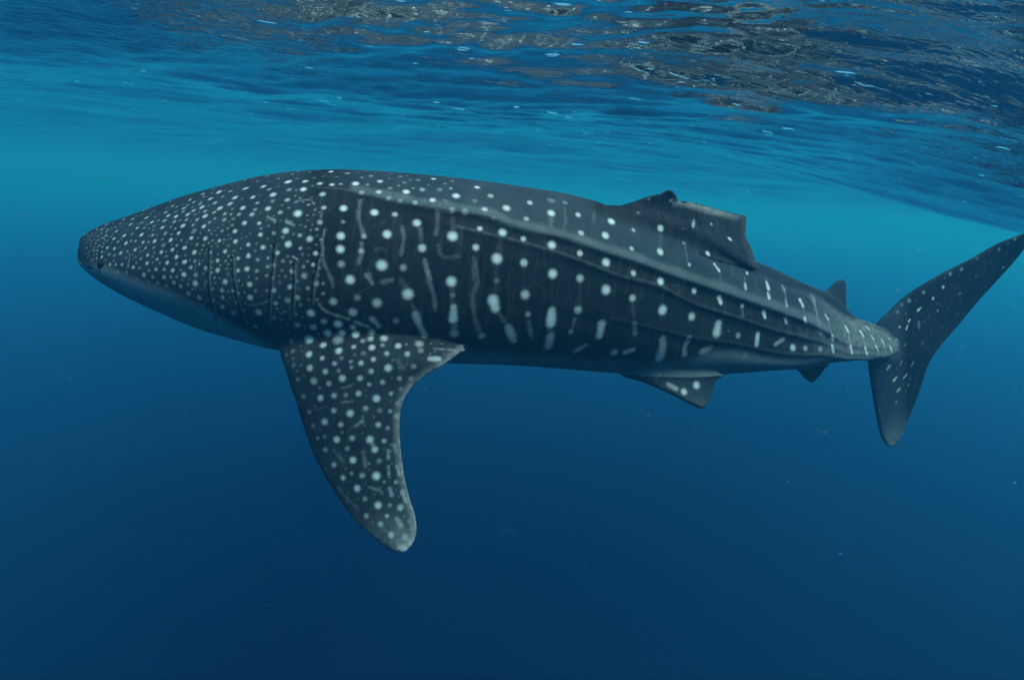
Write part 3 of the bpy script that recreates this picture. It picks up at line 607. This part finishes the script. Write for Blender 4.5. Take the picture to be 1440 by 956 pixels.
    top_line = crom(np.array([(949, 284), (968, 285), (1004, 295.5), (1050, 305), (1049, 318), (1048, 332), (1055, 348), (1061, 374)]), 120)  # light caught by the dorsal fin's rear top edge, painted in
    sel = np.where((px > 945) & (px < 1070) & (py > 275) & (py < 380) & (py < TOP(np.clip(px, 109, 1268)) - 1))[0]; d = np.full(len(sel), 1e9); w = np.zeros(len(sel))
    for k in range(120):
        dk = np.hypot(px[sel] - top_line[k, 0], py[sel] - top_line[k, 1]); near = dk < d; d[near] = dk[near]; w[near] = .50 if k < 62 else .10
    stalk = smooth(px, 1110, 1215) * (1 - smooth(px, 1258, 1272)) * (1 - smooth(py, 500, 509)); edge = np.maximum(edge, .38 * stalk * (py > TOP(np.clip(px, 109, 1268)) - 2))  # strong light on the tail stalk, painted as paler skin
    edge[sel] = np.maximum(edge[sel], w * (1 - smooth(d, 1, 11)))
    # slits are cut into the skin
    co2 = co - nor * (slit * 0.014)[:, None]
    me.vertices.foreach_set('co', co2.astype(np.float32).ravel()); me.update()
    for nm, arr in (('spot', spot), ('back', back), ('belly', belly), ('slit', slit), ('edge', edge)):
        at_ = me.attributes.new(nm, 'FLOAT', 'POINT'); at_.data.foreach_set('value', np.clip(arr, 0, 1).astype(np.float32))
    me.polygons.foreach_set('use_smooth', np.ones(len(me.polygons), dtype=bool))
    print('marks', len(ml))

def skin_material():
    m, nt, out = new_mat('shark_skin'); N, L = nt.nodes.new, nt.links.new
    def attr(nm):
        a = N('ShaderNodeAttribute'); a.attribute_name = nm; return a.outputs['Fac']
    def noise(scale, detail, vec=None, dist=0.0, rough=.55):
        t = N('ShaderNodeTexNoise'); t.inputs['Scale'].default_value = scale; t.inputs['Detail'].default_value = detail
        t.inputs['Distortion'].default_value = dist; t.inputs['Roughness'].default_value = rough
        L(vec if vec is not None else tc, t.inputs['Vector']); return t.outputs['Fac']
    def math_(op, a, b=None, clamp=False):
        q = N('ShaderNodeMath'); q.operation = op; q.use_clamp = clamp
        for k, v in enumerate((a, b)):
            if v is None: continue
            if isinstance(v, (int, float)): q.inputs[k].default_value = v
            else: L(v, q.inputs[k])
        return q.outputs[0]
    def rng_(v, a, b, c=0, d=1, smoothst=True):
        q = N('ShaderNodeMapRange'); q.interpolation_type = 'SMOOTHSTEP' if smoothst else 'LINEAR'
        for nm, x in (('From Min', a), ('From Max', b), ('To Min', c), ('To Max', d)): q.inputs[nm].default_value = x
        L(v, q.inputs['Value']); return q.outputs['Result']
    def mix(f, a, b):
        q = N('ShaderNodeMix'); q.data_type = 'RGBA'
        if isinstance(f, (int, float)): q.inputs['Factor'].default_value = f
        else: L(f, q.inputs['Factor'])
        for k, v in (('A', a), ('B', b)):
            s = [i for i in q.inputs if i.name == k and i.type == 'RGBA'][0]
            if isinstance(v, tuple): s.default_value = (*v, 1)
            else: L(v, s)
        return [o for o in q.outputs if o.type == 'RGBA'][0]
    geo = N('ShaderNodeNewGeometry'); tc = geo.outputs['Position']
    mp = N('ShaderNodeMapping'); mp.inputs['Scale'].default_value = (26, 3.0, 3.0); L(tc, mp.inputs['Vector'])
    mottle = math_('ADD', math_('MULTIPLY', noise(1.7, 3), .45), math_('MULTIPLY', noise(7.0, 6), .55)); fine = noise(70, 3); striae = noise(1.0, 3, mp.outputs['Vector'])
    dark = mix(rng_(mottle, .3, .7), DARK_A, DARK_B)
    dark = mix(rng_(striae, .48, .75, 0, .30), dark, (.06, .066, .07))
    dark = mix(rng_(fine, .45, .8, 0, .24), dark, (.07, .075, .078))
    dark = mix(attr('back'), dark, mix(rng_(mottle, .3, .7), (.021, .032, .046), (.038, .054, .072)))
    bel = mix(rng_(mottle, .3, .7), (.20, .25, .285), (.28, .33, .36))
    base = mix(attr('belly'), dark, bel)
    em = math_('MULTIPLY', attr('edge'), rng_(noise(22, 4), .30, .68, .35, 1.0))
    base = mix(em, base, (.30, .31, .31))
    sp = attr('spot')
    ragged = math_('ADD', sp, math_('MULTIPLY', math_('MULTIPLY', math_('SUBTRACT', noise(80, 3), .5), 2.3), math_('MULTIPLY', sp, math_('SUBTRACT', 1.0, sp))))
    ragged = math_('MULTIPLY', ragged, rng_(fine, .2, .6, .78, 1.0), True)
    base = mix(ragged, base, SPOT_C)
    base = mix(math_('MULTIPLY', attr('slit'), .9), base, (.008, .009, .01))
    p = N('ShaderNodeBsdfPrincipled'); p.inputs['Roughness'].default_value = .62
    p.inputs['IOR'].default_value = 1.12                 # wet skin under water barely shines
    L(base, p.inputs['Base Color'])
    b = N('ShaderNodeBump'); b.inputs['Strength'].default_value = .35; b.inputs['Distance'].default_value = .006
    hsum = math_('ADD', math_('MULTIPLY', fine, .5), math_('MULTIPLY', noise(14, 4), .9))
    L(hsum, b.inputs['Height']); L(b.outputs['Normal'], p.inputs['Normal'])
    L(p.outputs['BSDF'], out.inputs['Surface'])
    return m
DARK_A, DARK_B = (.0034, .0060, .0100), (.0110, .0162, .0240)
SPOT_C = (.54, .625, .64)

def make_shark():
    body, co, CEN, LAT, XS, E, deg = build_shark()
    paint_shark(body, co, CEN, LAT, XS)
    body.data.materials.append(skin_material())
    root = bpy.data.objects.new('whale_shark', None); col.objects.link(root)
    i = int(np.argmin(np.abs(XS - 640)))
    root.location = Vector(CEN[i]) - Vector((0, 0, .75)); root.empty_display_size = .3
    root['label'] = 'dark whale shark with white spots and bars swimming left just below the water surface'
    root['category'] = 'whale shark'
    bpy.context.view_layer.update()
    def adopt(o): o.parent = root; o.matrix_parent_inverse = Matrix.Translation(-root.location)
    adopt(body)
    # small dark eyes low on each side of the head
    me_, nt, out = new_mat('eye_black'); p = nt.nodes.new('ShaderNodeBsdfPrincipled'); p.inputs['Base Color'].default_value = (.006, .006, .008, 1)
    p.inputs['Roughness'].default_value = .3; p.inputs['IOR'].default_value = 1.1; nt.links.new(p.outputs['BSDF'], out.inputs['Surface'])
    d = Vector(pix_dir(142.5, 373)).normalized()
    from mathutils.bvhtree import BVHTree
    bvh = BVHTree.FromObject(body, bpy.context.evaluated_depsgraph_get())
    h = bvh.ray_cast(Vector((0, 0, 0)), d)[0]
    k = int(np.argmin(np.abs(CEN[:, 0] - h.x))); c, l = Vector(CEN[k]), Vector(LAT[k])
    h2 = h - 2 * (h - c).dot(l) * l
    bm = bmesh.new(); bmesh.ops.create_uvsphere(bm, u_segments=20, v_segments=12, radius=.026)
    em = bpy.data.meshes.new('eye'); bm.to_mesh(em); bm.free(); em.materials.append(me_)
    for pl in em.polygons: pl.use_smooth = True
    for q in (h, h2):
        o = bpy.data.objects.new('eye', em); col.objects.link(o); o.location = q; adopt(o)
    return root
make_shark()

# ------------------------------------------------------------------ plankton and flecks adrift in the water
def build_plankton():
    rg = np.random.default_rng(21)
    bm = bmesh.new(); bmesh.ops.create_icosphere(bm, subdivisions=1, radius=1.0)
    bv = np.array([v.co[:] for v in bm.verts]); bf = np.array([[v.index for v in f.verts] for f in bm.faces]); bm.free()
    V, F = [], []; n = 0
    for i in range(1000):
        y = 0.9 + 8.0 * rg.random() ** 0.8; x = (rg.random() * 2 - 1) * 1.15 * y; z = rg.uniform(-0.85, 0.10) * y
        if z > 0.35 - max(0, .16 * x): continue
        size = 0.0011 * (1 + 1.2 * rg.exponential(0.8)) * (0.5 + 0.28 * y)
        q = rg.normal(size=(3, 3)); q, _ = np.linalg.qr(q)
        sc = size * np.array([1, rg.uniform(.35, 1), rg.uniform(.3, .9)])
        v = (bv * sc * (1 + .35 * rg.normal(size=(len(bv), 1)))) @ q.T + (x, y, z)
        V.append(v); F.append(bf + n); n += len(v)
    # a few torn shreds of jelly
    for (px, py, Y, s) in [(716, 746, 2.6, .045), (376, 849, 2.4, .024), (907, 934, 2.2, .022), (1160, 606, 3.4, .04), (1262, 408, 4.2, .03), (150, 250, 3.0, .02), (1300, 560, 3.0, .015)]:
        c = at(np.array(float(px)), np.array(float(py)), Y)
        for k in range(16):
            q = rg.normal(size=(3, 3)); q, _ = np.linalg.qr(q)
            sc = s * np.array([.30, .11, .05]) * rg.uniform(.3, 1)
            v = (bv * sc * (1 + .3 * rg.normal(size=(len(bv), 1)))) @ q.T + c + rg.normal(size=3) * s * np.array([.5, .3, .25])
            V.append(v); F.append(bf + n); n += len(v)
    m, nt, out = new_mat('plankton'); N, L = nt.nodes.new, nt.links.new
    d = N('ShaderNodeBsdfTranslucent'); d.inputs['Color'].default_value = (.5, .55, .52, 1)
    t = N('ShaderNodeBsdfTransparent'); mx = N('ShaderNodeMixShader'); mx.inputs['Fac'].default_value = .30
    L(t.outputs['BSDF'], mx.inputs[1]); L(d.outputs['BSDF'], mx.inputs[2]); L(mx.outputs['Shader'], out.inputs['Surface'])
    o = mesh_obj('plankton', np.concatenate(V), np.concatenate(F), m); o['kind'] = 'stuff'
    return o
build_plankton()
